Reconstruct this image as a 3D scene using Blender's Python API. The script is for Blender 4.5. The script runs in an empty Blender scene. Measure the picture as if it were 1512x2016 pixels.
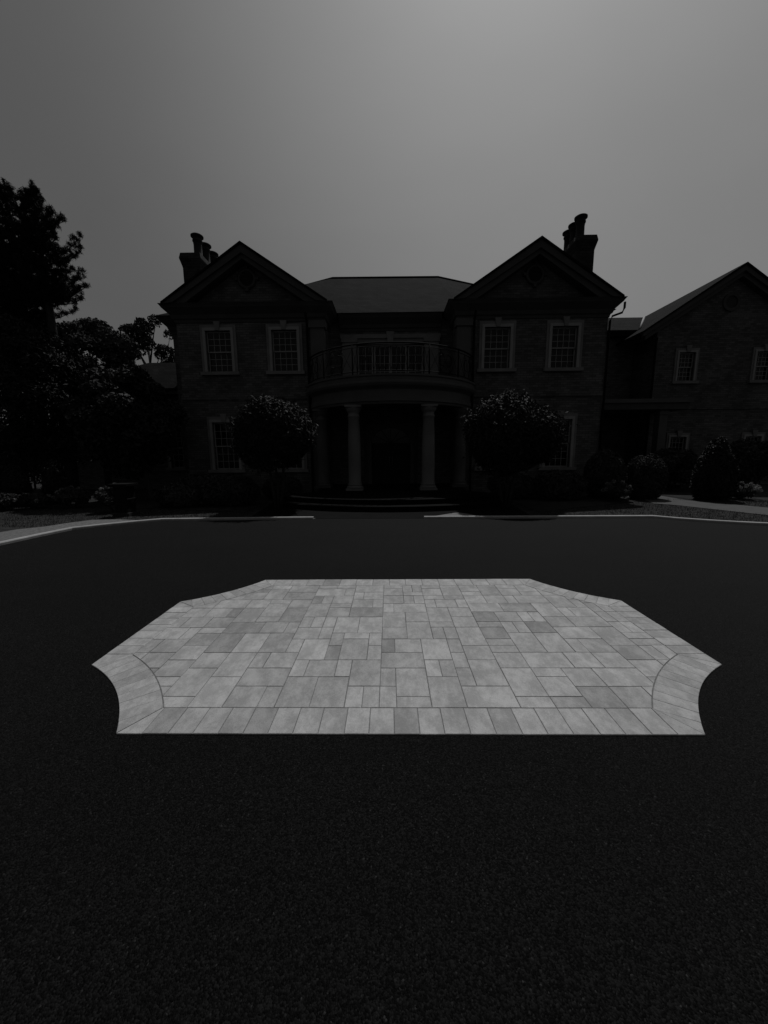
import bpy, math, random
import numpy as np
from mathutils import Vector, Matrix
random.seed(7); rng = np.random.default_rng(11)
R = math.radians
S = bpy.context.scene
COL = S.collection

# ------------------------------------------------------------------ camera
CAM_H = 1.6
PITCH, YAW, ROLL = math.atan(115/735), 0.0147, 0.0085
cam = bpy.data.cameras.new('camera'); co = bpy.data.objects.new('camera', cam); COL.objects.link(co)
cam.sensor_fit = 'HORIZONTAL'; cam.sensor_width = 36; cam.lens = 735/1512*36
cam.clip_start = 0.05; cam.clip_end = 3000
co.matrix_world = (Matrix.Translation((0, 0, CAM_H)) @ Matrix.Rotation(YAW, 4, 'Z') @
                   Matrix.Rotation(math.pi/2 - PITCH, 4, 'X') @ Matrix.Rotation(-ROLL, 4, 'Z'))
S.camera = co

# ------------------------------------------------------------------ sun, sky, exposure
SUN_EL, SUN_AZ = R(61.5), R(17)          # azimuth measured from +Y towards +X
sd = Vector((math.sin(SUN_AZ)*math.cos(SUN_EL), math.cos(SUN_AZ)*math.cos(SUN_EL), math.sin(SUN_EL)))
sl = bpy.data.lights.new('sun', 'SUN'); sl.energy = 3.4; sl.angle = R(0.6); sl.color = (1, 1, 1)
so = bpy.data.objects.new('sun', sl); COL.objects.link(so)
so.rotation_euler = sd.to_track_quat('Z', 'Y').to_euler(); so.location = (10, 20, 30)

W = bpy.data.worlds.new('World'); S.world = W; W.use_nodes = True
wt = W.node_tree; wt.nodes.clear()
wo = wt.nodes.new('ShaderNodeOutputWorld'); bg = wt.nodes.new('ShaderNodeBackground')
sky = wt.nodes.new('ShaderNodeTexSky'); sky.sky_type = 'NISHITA'; sky.sun_disc = False
sky.sun_elevation = SUN_EL; sky.sun_rotation = SUN_AZ
sky.air_density = 1.0; sky.dust_density = 4.0; sky.ozone_density = 1.0
bw = wt.nodes.new('ShaderNodeRGBToBW')
wt.links.new(sky.outputs[0], bw.inputs[0])
tc = wt.nodes.new('ShaderNodeTexCoord')
# thin high veil round the sun: real brightness of the sky as a function of direction
nz = wt.nodes.new('ShaderNodeTexNoise'); nz.inputs['Scale'].default_value = 1.6; nz.inputs['Detail'].default_value = 5
mp = wt.nodes.new('ShaderNodeMapping'); mp.inputs['Scale'].default_value = (1, 2.5, 3.0)
wt.links.new(tc.outputs['Generated'], mp.inputs[0]); wt.links.new(mp.outputs[0], nz.inputs['Vector'])
dotn = wt.nodes.new('ShaderNodeVectorMath'); dotn.operation = 'DOT_PRODUCT'
wt.links.new(tc.outputs['Generated'], dotn.inputs[0])
gd = Vector((0.62, 0.60, 0.50)).normalized()
dotn.inputs[1].default_value = gd
mr = wt.nodes.new('ShaderNodeMapRange'); mr.interpolation_type = 'SMOOTHSTEP'
mr.inputs['From Min'].default_value = 0.30; mr.inputs['From Max'].default_value = 1.0
mr.inputs['To Min'].default_value = 0.56; mr.inputs['To Max'].default_value = 1.68
wt.links.new(dotn.outputs['Value'], mr.inputs['Value'])
nm = wt.nodes.new('ShaderNodeMapRange'); nm.inputs['To Min'].default_value = 0.84; nm.inputs['To Max'].default_value = 1.16
wt.links.new(nz.outputs[0], nm.inputs['Value'])
m1 = wt.nodes.new('ShaderNodeMath'); m1.operation = 'MULTIPLY'
m2 = wt.nodes.new('ShaderNodeMath'); m2.operation = 'MULTIPLY'
wt.links.new(bw.outputs[0], m1.inputs[0]); wt.links.new(mr.outputs[0], m1.inputs[1])
wt.links.new(m1.outputs[0], m2.inputs[0]); wt.links.new(nm.outputs[0], m2.inputs[1])
pw = wt.nodes.new('ShaderNodeMath'); pw.operation = 'POWER'; pw.inputs[1].default_value = 0.5   # soft, hazy fall-off away from the sun
wt.links.new(m2.outputs[0], pw.inputs[0])
wt.links.new(pw.outputs[0], bg.inputs['Color']); bg.inputs['Strength'].default_value = 0.114
wt.links.new(bg.outputs[0], wo.inputs[0])

S.view_settings.view_transform = 'Standard'; S.view_settings.look = 'None'
S.view_settings.gamma = 1; S.view_settings.use_curve_mapping = False
S.view_settings.exposure = -0.75
S.render.engine = 'CYCLES'

# ------------------------------------------------------------------ materials (all neutral: a black and white picture)
def g(v): return (v, v, v, 1)
def mat(name, base=0.05, var=0.3, scale=3.0, rough=0.8, spec=0.3, bump=0.0, bscale=60, brick=None, tone=False, detail=6, trans=0.0, stain=0.0):
    m = bpy.data.materials.new(name); m.use_nodes = True
    nt = m.node_tree; N = nt.nodes; L = nt.links
    b = N['Principled BSDF']
    b.inputs['Roughness'].default_value = rough; b.inputs['Specular IOR Level'].default_value = spec
    t = N.new('ShaderNodeTexCoord')
    n = N.new('ShaderNodeTexNoise'); n.inputs['Scale'].default_value = scale; n.inputs['Detail'].default_value = detail
    L.new(t.outputs['Object'], n.inputs['Vector'])
    r = N.new('ShaderNodeMapRange'); r.inputs['From Min'].default_value = .3; r.inputs['From Max'].default_value = .7
    r.inputs['To Min'].default_value = base*(1-var); r.inputs['To Max'].default_value = base*(1+var)
    L.new(n.outputs[0], r.inputs['Value'])
    col = r.outputs[0]; height = None
    if brick:
        w, h, mortar, bvar = brick
        sx = N.new('ShaderNodeSeparateXYZ'); L.new(t.outputs['Object'], sx.inputs[0])
        ad = N.new('ShaderNodeMath'); ad.operation = 'ADD'; L.new(sx.outputs[0], ad.inputs[0]); L.new(sx.outputs[1], ad.inputs[1])
        cb = N.new('ShaderNodeCombineXYZ'); L.new(ad.outputs[0], cb.inputs[0]); L.new(sx.outputs[2], cb.inputs[1])
        bt = N.new('ShaderNodeTexBrick'); bt.inputs['Scale'].default_value = 1
        bt.inputs['Brick Width'].default_value = w; bt.inputs['Row Height'].default_value = h
        bt.inputs['Mortar Size'].default_value = mortar; bt.inputs['Mortar Smooth'].default_value = .2
        bt.inputs['Color1'].default_value = g(1-bvar); bt.inputs['Color2'].default_value = g(1+bvar); bt.inputs['Mortar'].default_value = g(.55)
        L.new(cb.outputs[0], bt.inputs['Vector'])
        mu = N.new('ShaderNodeMath'); mu.operation = 'MULTIPLY'; L.new(bt.outputs['Color'], mu.inputs[0]); L.new(col, mu.inputs[1]); col = mu.outputs[0]
        iv = N.new('ShaderNodeMath'); iv.operation = 'SUBTRACT'; iv.inputs[0].default_value = 1; L.new(bt.outputs['Fac'], iv.inputs[1])
        height = iv.outputs[0]
    if tone:
        at = N.new('ShaderNodeAttribute'); at.attribute_name = 'tone'
        mu = N.new('ShaderNodeMath'); mu.operation = 'MULTIPLY'; L.new(at.outputs['Fac'], mu.inputs[0]); L.new(col, mu.inputs[1]); col = mu.outputs[0]
    if stain:
        n3 = N.new('ShaderNodeTexNoise'); n3.inputs['Scale'].default_value = 8.5; n3.inputs['Detail'].default_value = 8; n3.inputs['Roughness'].default_value = .78
        mpp = N.new('ShaderNodeMapping'); mpp.inputs['Scale'].default_value = (1, .6, 1); L.new(t.outputs['Object'], mpp.inputs[0])
        at2 = N.new('ShaderNodeAttribute'); at2.attribute_name = 'tone'
        sc = N.new('ShaderNodeVectorMath'); sc.operation = 'SCALE'; sc.inputs['Scale'].default_value = 37; L.new(at2.outputs['Color'], sc.inputs[0])
        av = N.new('ShaderNodeVectorMath'); av.operation = 'ADD'; L.new(mpp.outputs[0], av.inputs[0]); L.new(sc.outputs[0], av.inputs[1])
        L.new(av.outputs[0], n3.inputs['Vector'])
        r3 = N.new('ShaderNodeMapRange'); r3.inputs['From Min'].default_value = .43; r3.inputs['From Max'].default_value = .59
        r3.inputs['To Min'].default_value = .87; r3.inputs['To Max'].default_value = 1+stain; L.new(n3.outputs[0], r3.inputs['Value'])
        mu = N.new('ShaderNodeMath'); mu.operation = 'MULTIPLY'; L.new(r3.outputs[0], mu.inputs[0]); L.new(col, mu.inputs[1]); col = mu.outputs[0]
        n4 = N.new('ShaderNodeTexNoise'); n4.inputs['Scale'].default_value = 150; n4.inputs['Detail'].default_value = 3
        L.new(t.outputs['Object'], n4.inputs['Vector'])
        r4 = N.new('ShaderNodeMapRange'); r4.inputs['From Min'].default_value = .3; r4.inputs['From Max'].default_value = .7
        r4.inputs['To Min'].default_value = .92; r4.inputs['To Max'].default_value = 1.08; L.new(n4.outputs[0], r4.inputs['Value'])
        mu = N.new('ShaderNodeMath'); mu.operation = 'MULTIPLY'; L.new(r4.outputs[0], mu.inputs[0]); L.new(col, mu.inputs[1]); col = mu.outputs[0]
    L.new(col, b.inputs['Base Color'])
    if trans:
        b.inputs['Transmission Weight'].default_value = 0
        tr = N.new('ShaderNodeBsdfTranslucent'); L.new(col, tr.inputs[0])
        mx = N.new('ShaderNodeMixShader'); mx.inputs[0].default_value = trans
        L.new(b.outputs[0], mx.inputs[1]); L.new(tr.outputs[0], mx.inputs[2]); L.new(mx.outputs[0], N['Material Output'].inputs[0])
    if bump:
        n2 = N.new('ShaderNodeTexNoise'); n2.inputs['Scale'].default_value = bscale; n2.inputs['Detail'].default_value = 4
        L.new(t.outputs['Object'], n2.inputs['Vector'])
        hh = n2.outputs[0]
        if height is not None:
            a = N.new('ShaderNodeMath'); a.operation = 'MULTIPLY_ADD'; L.new(n2.outputs[0], a.inputs[0]); a.inputs[1].default_value = .4; L.new(height, a.inputs[2]); hh = a.outputs[0]
        bp = N.new('ShaderNodeBump'); bp.inputs['Strength'].default_value = bump; bp.inputs['Distance'].default_value = .01
        L.new(hh, bp.inputs['Height']); L.new(bp.outputs[0], b.inputs['Normal'])
    return m

M = dict(
    brick=mat('brick', .085, .25, 1.2, .9, .15, .5, 40, (.24, .085, .008, .3)),
    stone_pale=mat('frame_paint', .24, .08, 2.5, .7, .25, .1, 50),
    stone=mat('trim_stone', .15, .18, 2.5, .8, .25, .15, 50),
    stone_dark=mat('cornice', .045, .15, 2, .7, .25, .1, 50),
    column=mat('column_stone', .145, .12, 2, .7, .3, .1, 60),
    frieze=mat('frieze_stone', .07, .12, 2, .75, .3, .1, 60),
    sash=mat('sash_paint', .22, .05, 3, .6, .3),
    glass=mat('window_glass', .004, .2, .8, .08, .22),
    slate=mat('slate', .0105, .35, 1.4, .95, .03, .6, 30, (.28, .20, .008, .22)),
    metal=mat('black_iron', .008, .2, 5, .8, .05),
    flash=mat('flashing', .14, .1, 5, .7, .3),
    stack=mat('dark_brick', .03, .25, 2, .9, .1, .5, 40, (.24, .085, .008, .3)),
    clay=mat('chimney_pot', .02, .25, 5, .85, .25, .2),
    door=mat('door_wood', .012, .25, 4, .6, .2),
    step=mat('shaded_stone', .005, .2, 3, .9, .05, .2),  # portico shade put into the stone colour, near black
    soil=mat('soil', .02, .4, 4, .95, .1, .6, 25),
    kerb=mat('kerb_stone', .30, .15, 6, .8, .2, .15),
    gravel=mat('gravel', .12, .3, 14, .9, .2, .9, 120),
    lawn=mat('lawn', .028, .4, 5, .95, .05, 1.0, 60),
    blade=mat('grass_blades', .028, .3, 8, .8, .1, trans=.1),
    pathm=mat('path_paving', .11, .15, 4, .85, .2, .2, 60, (.4, .3, .008, .1)),
    sunlit_walk=mat('sunlit_paving', .26, .15, 4, .85, .2, .2, 60, (.4, .3, .008, .1)),  # paler copy of the path paving, sunlight put into the colour
    paver=mat('pavers', .30, .10, 3, .7, .25, .3, 140, tone=True, stain=.22),
    joint=mat('joint_sand', .15, .3, 30, .95, .1),
    bark=mat('bark', .03, .4, 12, .95, .1, .8, 30),
    leaf=mat('glossy_leaves', .022, .35, 5, .65, .10, trans=.02),
    leafd=mat('dull_leaves', .045, .35, 3, .9, .02, trans=.02),
    needle=mat('needles', .018, .35, 3, .7, .15),
    petal=mat('petals', .19, .2, 8, .8, .1, trans=.2),
    vent=mat('vent_slats', .02, .2, 4, .7, .3),
)
# asphalt: binder with fine aggregate
def asphalt():
    m = bpy.data.materials.new('asphalt'); m.use_nodes = True; nt = m.node_tree; N = nt.nodes; L = nt.links
    b = N['Principled BSDF']; t = N.new('ShaderNodeTexCoord')
    v = N.new('ShaderNodeTexVoronoi'); v.inputs['Scale'].default_value = 170; v.inputs['Randomness'].default_value = 1
    L.new(t.outputs['Object'], v.inputs['Vector'])
    sp = N.new('ShaderNodeSeparateXYZ'); L.new(v.outputs['Color'], sp.inputs[0])
    r = N.new('ShaderNodeMapRange'); r.inputs['From Min'].default_value = .35; r.inputs['To Min'].default_value = .0; r.inputs['To Max'].default_value = .0080
    L.new(sp.outputs[0], r.inputs['Value'])
    # few pale stones
    r2 = N.new('ShaderNodeMapRange'); r2.inputs['From Min'].default_value = .975; r2.inputs['From Max'].default_value = 1.0; r2.inputs['To Max'].default_value = .018
    L.new(sp.outputs[1], r2.inputs['Value'])
    a = N.new('ShaderNodeMath'); a.operation = 'ADD'; L.new(r.outputs[0], a.inputs[0]); L.new(r2.outputs[0], a.inputs[1])
    n = N.new('ShaderNodeTexNoise'); n.inputs['Scale'].default_value = .9; n.inputs['Detail'].default_value = 6
    mpg = N.new('ShaderNodeMapping'); mpg.inputs['Scale'].default_value = (.5, 1.3, 1); L.new(t.outputs['Object'], mpg.inputs[0]); L.new(mpg.outputs[0], n.inputs['Vector'])
    rn = N.new('ShaderNodeMapRange'); rn.inputs['From Min'].default_value = .3; rn.inputs['From Max'].default_value = .7; rn.inputs['To Min'].default_value = .8; rn.inputs['To Max'].default_value = 1.2
    L.new(n.outputs[0], rn.inputs['Value'])
    mu = N.new('ShaderNodeMath'); mu.operation = 'MULTIPLY'; L.new(a.outputs[0], mu.inputs[0]); L.new(rn.outputs[0], mu.inputs[1])
    L.new(mu.outputs[0], b.inputs['Base Color'])
    b.inputs['Roughness'].default_value = .75; b.inputs['Specular IOR Level'].default_value = .08
    inv = N.new('ShaderNodeMath'); inv.operation = 'SUBTRACT'; inv.inputs[0].default_value = 1; L.new(v.outputs['Distance'], inv.inputs[1])
    n2 = N.new('ShaderNodeTexNoise'); n2.inputs['Scale'].default_value = 35; L.new(t.outputs['Object'], n2.inputs['Vector'])
    ad = N.new('ShaderNodeMath'); ad.operation = 'ADD'; L.new(inv.outputs[0], ad.inputs[0]); L.new(n2.outputs[0], ad.inputs[1])
    bp = N.new('ShaderNodeBump'); bp.inputs['Strength'].default_value = .8; bp.inputs['Distance'].default_value = .005
    L.new(ad.outputs[0], bp.inputs['Height']); L.new(bp.outputs[0], b.inputs['Normal'])
    return m
M['asphalt'] = asphalt()

# ------------------------------------------------------------------ mesh helpers
class MB:
    def __init__(s): s.v = []; s.f = []; s.sm = []; s.t = []
    def add(s, vs, fs, smooth=False, tone=1.0):
        o = len(s.v); s.v += [tuple(p) for p in vs]
        for f in fs: s.f.append([i+o for i in f]); s.sm.append(smooth); s.t.append(tone)
        return s
    def box(s, x0, x1, y0, y1, z0, z1, **k):
        return s.add([(x0,y0,z0),(x1,y0,z0),(x1,y1,z0),(x0,y1,z0),(x0,y0,z1),(x1,y0,z1),(x1,y1,z1),(x0,y1,z1)],
              [(0,3,2,1),(4,5,6,7),(0,1,5,4),(1,2,6,5),(2,3,7,6),(3,0,4,7)], **k)
    def prism(s, poly, a, b, axis='y', **k):
        n = len(poly)
        f = {'y': lambda p, t: (p[0], t, p[1]), 'z': lambda p, t: (p[0], p[1], t), 'x': lambda p, t: (t, p[0], p[1])}[axis]
        vs = [f(p, a) for p in poly] + [f(p, b) for p in poly]
        return s.add(vs, [tuple(range(n))[::-1], tuple(range(n, 2*n))] + [(i, (i+1) % n, n+(i+1) % n, n+i) for i in range(n)], **k)
    def slab(s, poly, z0, z1, cham=0.004, **k):    # a paving block with a small chamfer
        n = len(poly); c = np.mean(np.array(poly), axis=0)
        P = [Vector(p) for p in poly]
        ins = []
        for i in range(n):
            d = (Vector(c)-P[i]); L_ = max(d.length, 1e-6); ins.append(P[i] + d/L_*cham*1.4)
        vs = [(p[0], p[1], z0) for p in P] + [(p[0], p[1], z1-cham) for p in P] + [(p[0], p[1], z1) for p in ins]
        fs = [(i, (i+1) % n, n+(i+1) % n, n+i) for i in range(n)] + [(n+i, n+(i+1) % n, 2*n+(i+1) % n, 2*n+i) for i in range(n)] + [tuple(range(2*n, 3*n))]
        return s.add(vs, fs, **k)
    def lathe(s, prof, c, a0=0, a1=360, n=24, smooth=True, cap=True, capends=True):
        full = abs(a1-a0) >= 359.9; m = n if full else n+1
        vs = []
        for i in range(m):
            a = R(a0+(a1-a0)*i/n)
            for r, z in prof: vs.append((c[0]+r*math.cos(a), c[1]+r*math.sin(a), c[2]+z))
        k = len(prof); fs = []
        for i in range(n):
            j = (i+1) % m
            for q in range(k-1): fs.append((i*k+q, j*k+q, j*k+q+1, i*k+q+1))
        s.add(vs, fs, smooth)
        if full and cap:
            if prof[0][0] > 1e-4: s.add([vs[i*k] for i in range(m)], [tuple(range(m))[::-1]])
            if prof[-1][0] > 1e-4: s.add([vs[i*k+k-1] for i in range(m)], [tuple(range(m))])
        if not full and capends:
            s.add(vs[:k], [tuple(range(k))]); s.add(vs[-k:], [tuple(range(k))[::-1]])
        return s
    def tube(s, pts, r, n=6, closed=False, smooth=True):
        P = [Vector(p) for p in pts]; K = len(P); rr = r if isinstance(r, (list, tuple)) else [r]*K
        vs = []; up = Vector((0, 0, 1))
        for i, p in enumerate(P):
            if closed: d = P[(i+1) % K]-P[i-1]
            else: d = P[min(i+1, K-1)]-P[max(i-1, 0)]
            d.normalize(); u = d.cross(up if abs(d.z) < .95 else Vector((1, 0, 0))).normalized(); w = u.cross(d)
            for j in range(n):
                a = 2*math.pi*j/n; vs.append(p+(u*math.cos(a)+w*math.sin(a))*rr[i])
        fs = [(i*n+j, i*n+(j+1) % n, ((i+1) % K)*n+(j+1) % n, ((i+1) % K)*n+j) for i in range(K if closed else K-1) for j in range(n)]
        if not closed: fs += [tuple(range(n))[::-1], tuple(range((K-1)*n, K*n))]
        return s.add(vs, fs, smooth)
    def sweep(s, path, prof, closed=False):
        """profile (d outwards-right of the path, z) swept along a plan path with mitred corners"""
        P = [Vector(p) for p in path]; K = len(P); k = len(prof); vs = []
        for i in range(K):
            a = P[i]-P[i-1] if (i > 0 or closed) else P[1]-P[0]
            b = P[(i+1) % K]-P[i] if (i < K-1 or closed) else P[-1]-P[-2]
            a.normalize(); b.normalize(); na = Vector((a.y, -a.x)); nb = Vector((b.y, -b.x))
            n_ = (na+nb); n_.normalize(); n_ /= max(.3, n_.dot(na))
            for d, z in prof: vs.append((P[i].x+n_.x*d, P[i].y+n_.y*d, z))
        fs = [(i*k+q, i*k+(q+1) % k, ((i+1) % K)*k+(q+1) % k, ((i+1) % K)*k+q) for i in range(K if closed else K-1) for q in range(k)]
        if not closed: fs += [tuple(range(k)), tuple(range((K-1)*k, K*k))[::-1]]
        return s.add(vs, fs)
    def build(s, name, m, parent=None, off=None):
        me = bpy.data.meshes.new(name); me.from_pydata(s.v, [], s.f); me.materials.append(m)
        me.polygons.foreach_set('use_smooth', s.sm)
        if any(t != 1.0 for t in s.t):
            at = me.color_attributes.new('tone', 'FLOAT_COLOR', 'CORNER')
            d = []
            for p, t in zip(me.polygons, s.t): d += [t, t, t, 1.0]*p.loop_total
            at.data.foreach_set('color', d)
        me.update()
        o = bpy.data.objects.new(name, me); COL.objects.link(o)
        if parent is not None:
            o.parent = parent
            if off is None: off = -(WL.get(parent.name, Vector()))
            o.location = off
        WL[o.name] = Vector() if parent is not None else Vector()
        return o
WL = {}
def tag(o, label=None, cat=None, group=None, kind=None):
    if label: o['label'] = label
    if cat: o['category'] = cat
    if group: o['group'] = group
    if kind: o['kind'] = kind
    return o
def empty(name, loc):
    o = bpy.data.objects.new(name, None); o.empty_display_size = .3; COL.objects.link(o); o.location = loc
    WL[o.name] = Vector(loc); return o

# ------------------------------------------------------------------ ground, drive, kerb
z0 = (0, 0, 0)
gm = MB().add([(-900,-900,-.012),(900,-900,-.012),(900,900,-.012),(-900,900,-.012)], [(0,1,2,3)])
tag(gm.build('lawn', M['lawn']), kind='structure')
KP = [(-8.6,-14),(-7.9,0),(-7.45,4.2),(-7.16,6.59),(-7.10,7.3),(-7.01,7.97),(-6.55,8.42),(-6.1,8.78),(-5.66,9.06),(-2.63,9.17),(.86,9.15),(6.43,9.08),(6.8,8.74),(7.3,8.43),(7.75,8.2),(8.19,8.04),(9.5,7.7),(12,7.3),(17,6.9),(26,6.6)]
ap = KP + [(26,-14)]
am = MB().add([(x, y, 0) for x, y in ap][::-1], [tuple(range(len(ap)))])
tag(am.build('driveway', M['asphalt']), kind='structure')
for kp_ in (KP[:10]+[(-1.9, 9.168)], [(.86, 9.15)]+KP[11:]):      # gap stands in for the shaded stretch of kerb before the entrance
    kb = MB(); kb.sweep(kp_, [(-.06, -.02), (.06, -.02), (.06, .04), (.05, .055), (-.05, .055), (-.06, .04)])
    tag(kb.build('kerb', M['kerb']), kind='structure')
# pale gravel verge behind the left kerb
gv = [(-7.2,3.0),(-7.22,6.59),(-7.16,7.3),(-7.07,8.0),(-6.6,8.5),(-6.15,8.86),(-5.9,9.03),(-6.35,9.16),(-6.95,9.30),(-7.55,9.25),(-7.85,8.75),(-7.95,8.4),(-8.3,8.05),(-8.4,7.6),(-8.5,7.1),(-8.6,3.0)]
tag(MB().add([(x, y, .0) for x, y in gv], [tuple(range(len(gv)))]).build('verge', M['gravel']), kind='structure')
# paved wedges each side of the steps: sunlight painted pale, portico shade between painted dark
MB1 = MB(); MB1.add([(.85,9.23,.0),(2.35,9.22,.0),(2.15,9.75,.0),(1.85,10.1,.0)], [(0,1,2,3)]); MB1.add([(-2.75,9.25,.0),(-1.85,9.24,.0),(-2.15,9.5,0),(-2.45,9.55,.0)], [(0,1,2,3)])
tag(MB1.build('sunlit_pavement', M['sunlit_walk']), kind='structure')
tag(MB().add([(-3.6,9.23,-.004),(3.6,9.18,-.004),(3.9,12.5,-.004),(-3.9,12.5,-.004)], [(0,1,2,3)]).build('shaded_forecourt', M['step']), kind='structure')
tag(MB().add([(8.55,12.55,.0),(8.2,11.6,.0),(8.6,11.25,0),(9.45,9.35,.0),(12,7.4,0),(13.6,7.4,0),(10.7,10.6,.0),(9.8,12.3,.0),(10.0,16.5,.0),(8.6,16.5,.0)], [(0,1,2,3,4,5,6,7,8,9)]).build('path', M['pathm']), kind='structure')
for nm_, pl in (('planting_bed', [(-12.5,12.0),(-9,11.6),(-4.1,10.4),(-3.95,18),(-16,18)]), ('planting_bed', [(4.1,10.1),(5.6,10.9),(8.15,12.2),(8.5,16),(8.5,18),(4.0,18)]), ('planting_bed', [(10.1,12.0),(13.5,12.2),(20,12.6),(20,18),(10.1,18)])):
    tag(MB().add([(x, y, -.003) for x, y in pl], [tuple(range(len(pl)))]).build(nm_, M['soil']), kind='structure')

# ------------------------------------------------------------------ patio of three block sizes with a border and scooped corners
PX0, PX1, PY0, PY1 = -2.31, 2.50, 1.92, 4.59
C5, RO, RI, BW_ = .8, 1.713, 1.946, .225
TOP = .010; GAP = .0019
pb = MB()
def tn():
    r = random.random()
    t = 1 + random.uniform(-.10, .10)
    if r < .11: t *= .80
    elif r > .90: t *= 1.10
    return t
corners = [(PX0, PY0, 1, 1), (PX1, PY0, -1, 1), (PX1, PY1, -1, -1), (PX0, PY1, 1, -1)]
centres = [(cx-sx*C5, cy-sy*C5) for cx, cy, sx, sy in corners]
def ccw(poly):
    a = sum(poly[i][0]*poly[(i+1) % len(poly)][1]-poly[(i+1) % len(poly)][0]*poly[i][1] for i in range(len(poly)))
    return poly if a > 0 else poly[::-1]
def shrink(poly, gp):
    n = len(poly); P = [Vector(p) for p in ccw(poly)]; out = []
    for i in range(n):
        a = (P[i]-P[i-1]).normalized(); b = (P[(i+1) % n]-P[i]).normalized()
        na = Vector((-a.y, a.x)); nb = Vector((-b.y, b.x)); m_ = (na+nb)
        if m_.length < 1e-6: out.append(P[i]); continue
        m_.normalize(); out.append(P[i]+m_*gp/max(.35, m_.dot(na)))
    return [(p.x, p.y) for p in out]
def put(poly, gp=GAP, soft=1): pb.slab(shrink(poly, gp), .0, TOP+random.uniform(-.0012, .0012)*soft, .0022*soft, tone=1+(tn()-1)*soft)
# field tiling
U = .1125
fx0, fx1, fy0, fy1 = PX0+BW_, PX1-BW_, PY0+BW_, PY1-BW_
nx, ny = round((fx1-fx0)/U), round((fy1-fy0)/U); ux, uy = (fx1-fx0)/nx, (fy1-fy0)/ny
def tile(seed):
    rr = random.Random(seed); occ = [[False]*nx for _ in range(ny)]; out = []; ones = 0
    for j in range(ny):
        for i in range(nx):
            if occ[j][i]: continue
            opts = [(2,2),(2,2),(2,2),(3,2),(2,3),(2,3),(2,1),(1,2)]; rr.shuffle(opts); opts += [(2,1),(1,2),(1,1)]
            for w, h in opts:
                if i+w > nx or j+h > ny or any(occ[j+b][i+a] for a in range(w) for b in range(h)): continue
                # avoid leaving a one-cell slot
                if i+w < nx and not occ[j][i+w] and (i+w+1 >= nx or occ[j][i+w+1]) and w > 1 and rr.random() < .85: continue
                for a in range(w):
                    for b in range(h): occ[j+b][i+a] = True
                out.append((i, j, w, h)); ones += (w*h == 1); break
    return ones, out
def score(q):
    ones, out = q; idm = [[0]*nx for _ in range(ny)]
    for n_, (i, j, w, h) in enumerate(out):
        for a in range(w):
            for b in range(h): idm[j+b][i+a] = n_
    sc = ones*1.5
    for i in range(1, nx):
        run = 0
        for j in range(ny):
            run = run+1 if idm[j][i] != idm[j][i-1] else 0
            if run > 4: sc += .5
    for j in range(1, ny):
        run = 0
        for i in range(nx):
            run = run+1 if idm[j][i] != idm[j-1][i] else 0
            if run > 6: sc += .3
    return sc
best = min((tile(s) for s in range(500)), key=score)[1]
def cut(poly, c, r):
    """part of a convex polygon outside a circle"""
    ins = [math.hypot(x-c[0], y-c[1]) < r for x, y in poly]
    if not any(ins): return poly
    if all(ins): return None
    n = len(poly); out = []; 
    def hit(p, q):
        lo, hi = 0., 1.; fi = math.hypot(p[0]-c[0], p[1]-c[1]) < r
        for _ in range(30):
            m_ = (lo+hi)/2; x = p[0]+(q[0]-p[0])*m_; y = p[1]+(q[1]-p[1])*m_
            if (math.hypot(x-c[0], y-c[1]) < r) == fi: lo = m_
            else: hi = m_
        return (p[0]+(q[0]-p[0])*lo, p[1]+(q[1]-p[1])*lo)
    st = [i for i in range(n) if not ins[i] and ins[(i+1) % n]]
    if len(st) != 1: return None
    i = st[0]; ex = hit(poly[i], poly[(i+1) % n])
    k = (i+1) % n
    while ins[k]: k = (k+1) % n
    en = hit(poly[k-1], poly[k])
    a0 = math.atan2(ex[1]-c[1], ex[0]-c[0]); a1 = math.atan2(en[1]-c[1], en[0]-c[0])
    d = (a1-a0+math.pi) % (2*math.pi)-math.pi
    arc = [(c[0]+r*math.cos(a0+d*t/4), c[1]+r*math.sin(a0+d*t/4)) for t in (1, 2, 3)]
    out = [ex]+arc+[en]
    while True:
        out.append(poly[k])
        if k == i: break
        k = (k+1) % n
    return out
for i, j, w, h in best:
    pl = [(fx0+i*ux, fy0+j*uy), (fx0+(i+w)*ux, fy0+j*uy), (fx0+(i+w)*ux, fy0+(j+h)*uy), (fx0+i*ux, fy0+(j+h)*uy)]
    jx, jy = random.uniform(-.0014, .0014), random.uniform(-.0014, .0014); pl = [(x+jx, y+jy) for x, y in shrink(pl, GAP+.0004)]
    for c in centres:
        if pl: pl = cut(pl, c, RI+.006)
    if pl and len(pl) > 2:
        a = abs(sum(pl[q][0]*pl[(q+1) % len(pl)][1]-pl[(q+1) % len(pl)][0]*pl[q][1] for q in range(len(pl))))/2
        if a > 2e-4:
            pb.slab(ccw(pl), .0, TOP+random.uniform(-.001, .001), .002, tone=tn())
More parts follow.
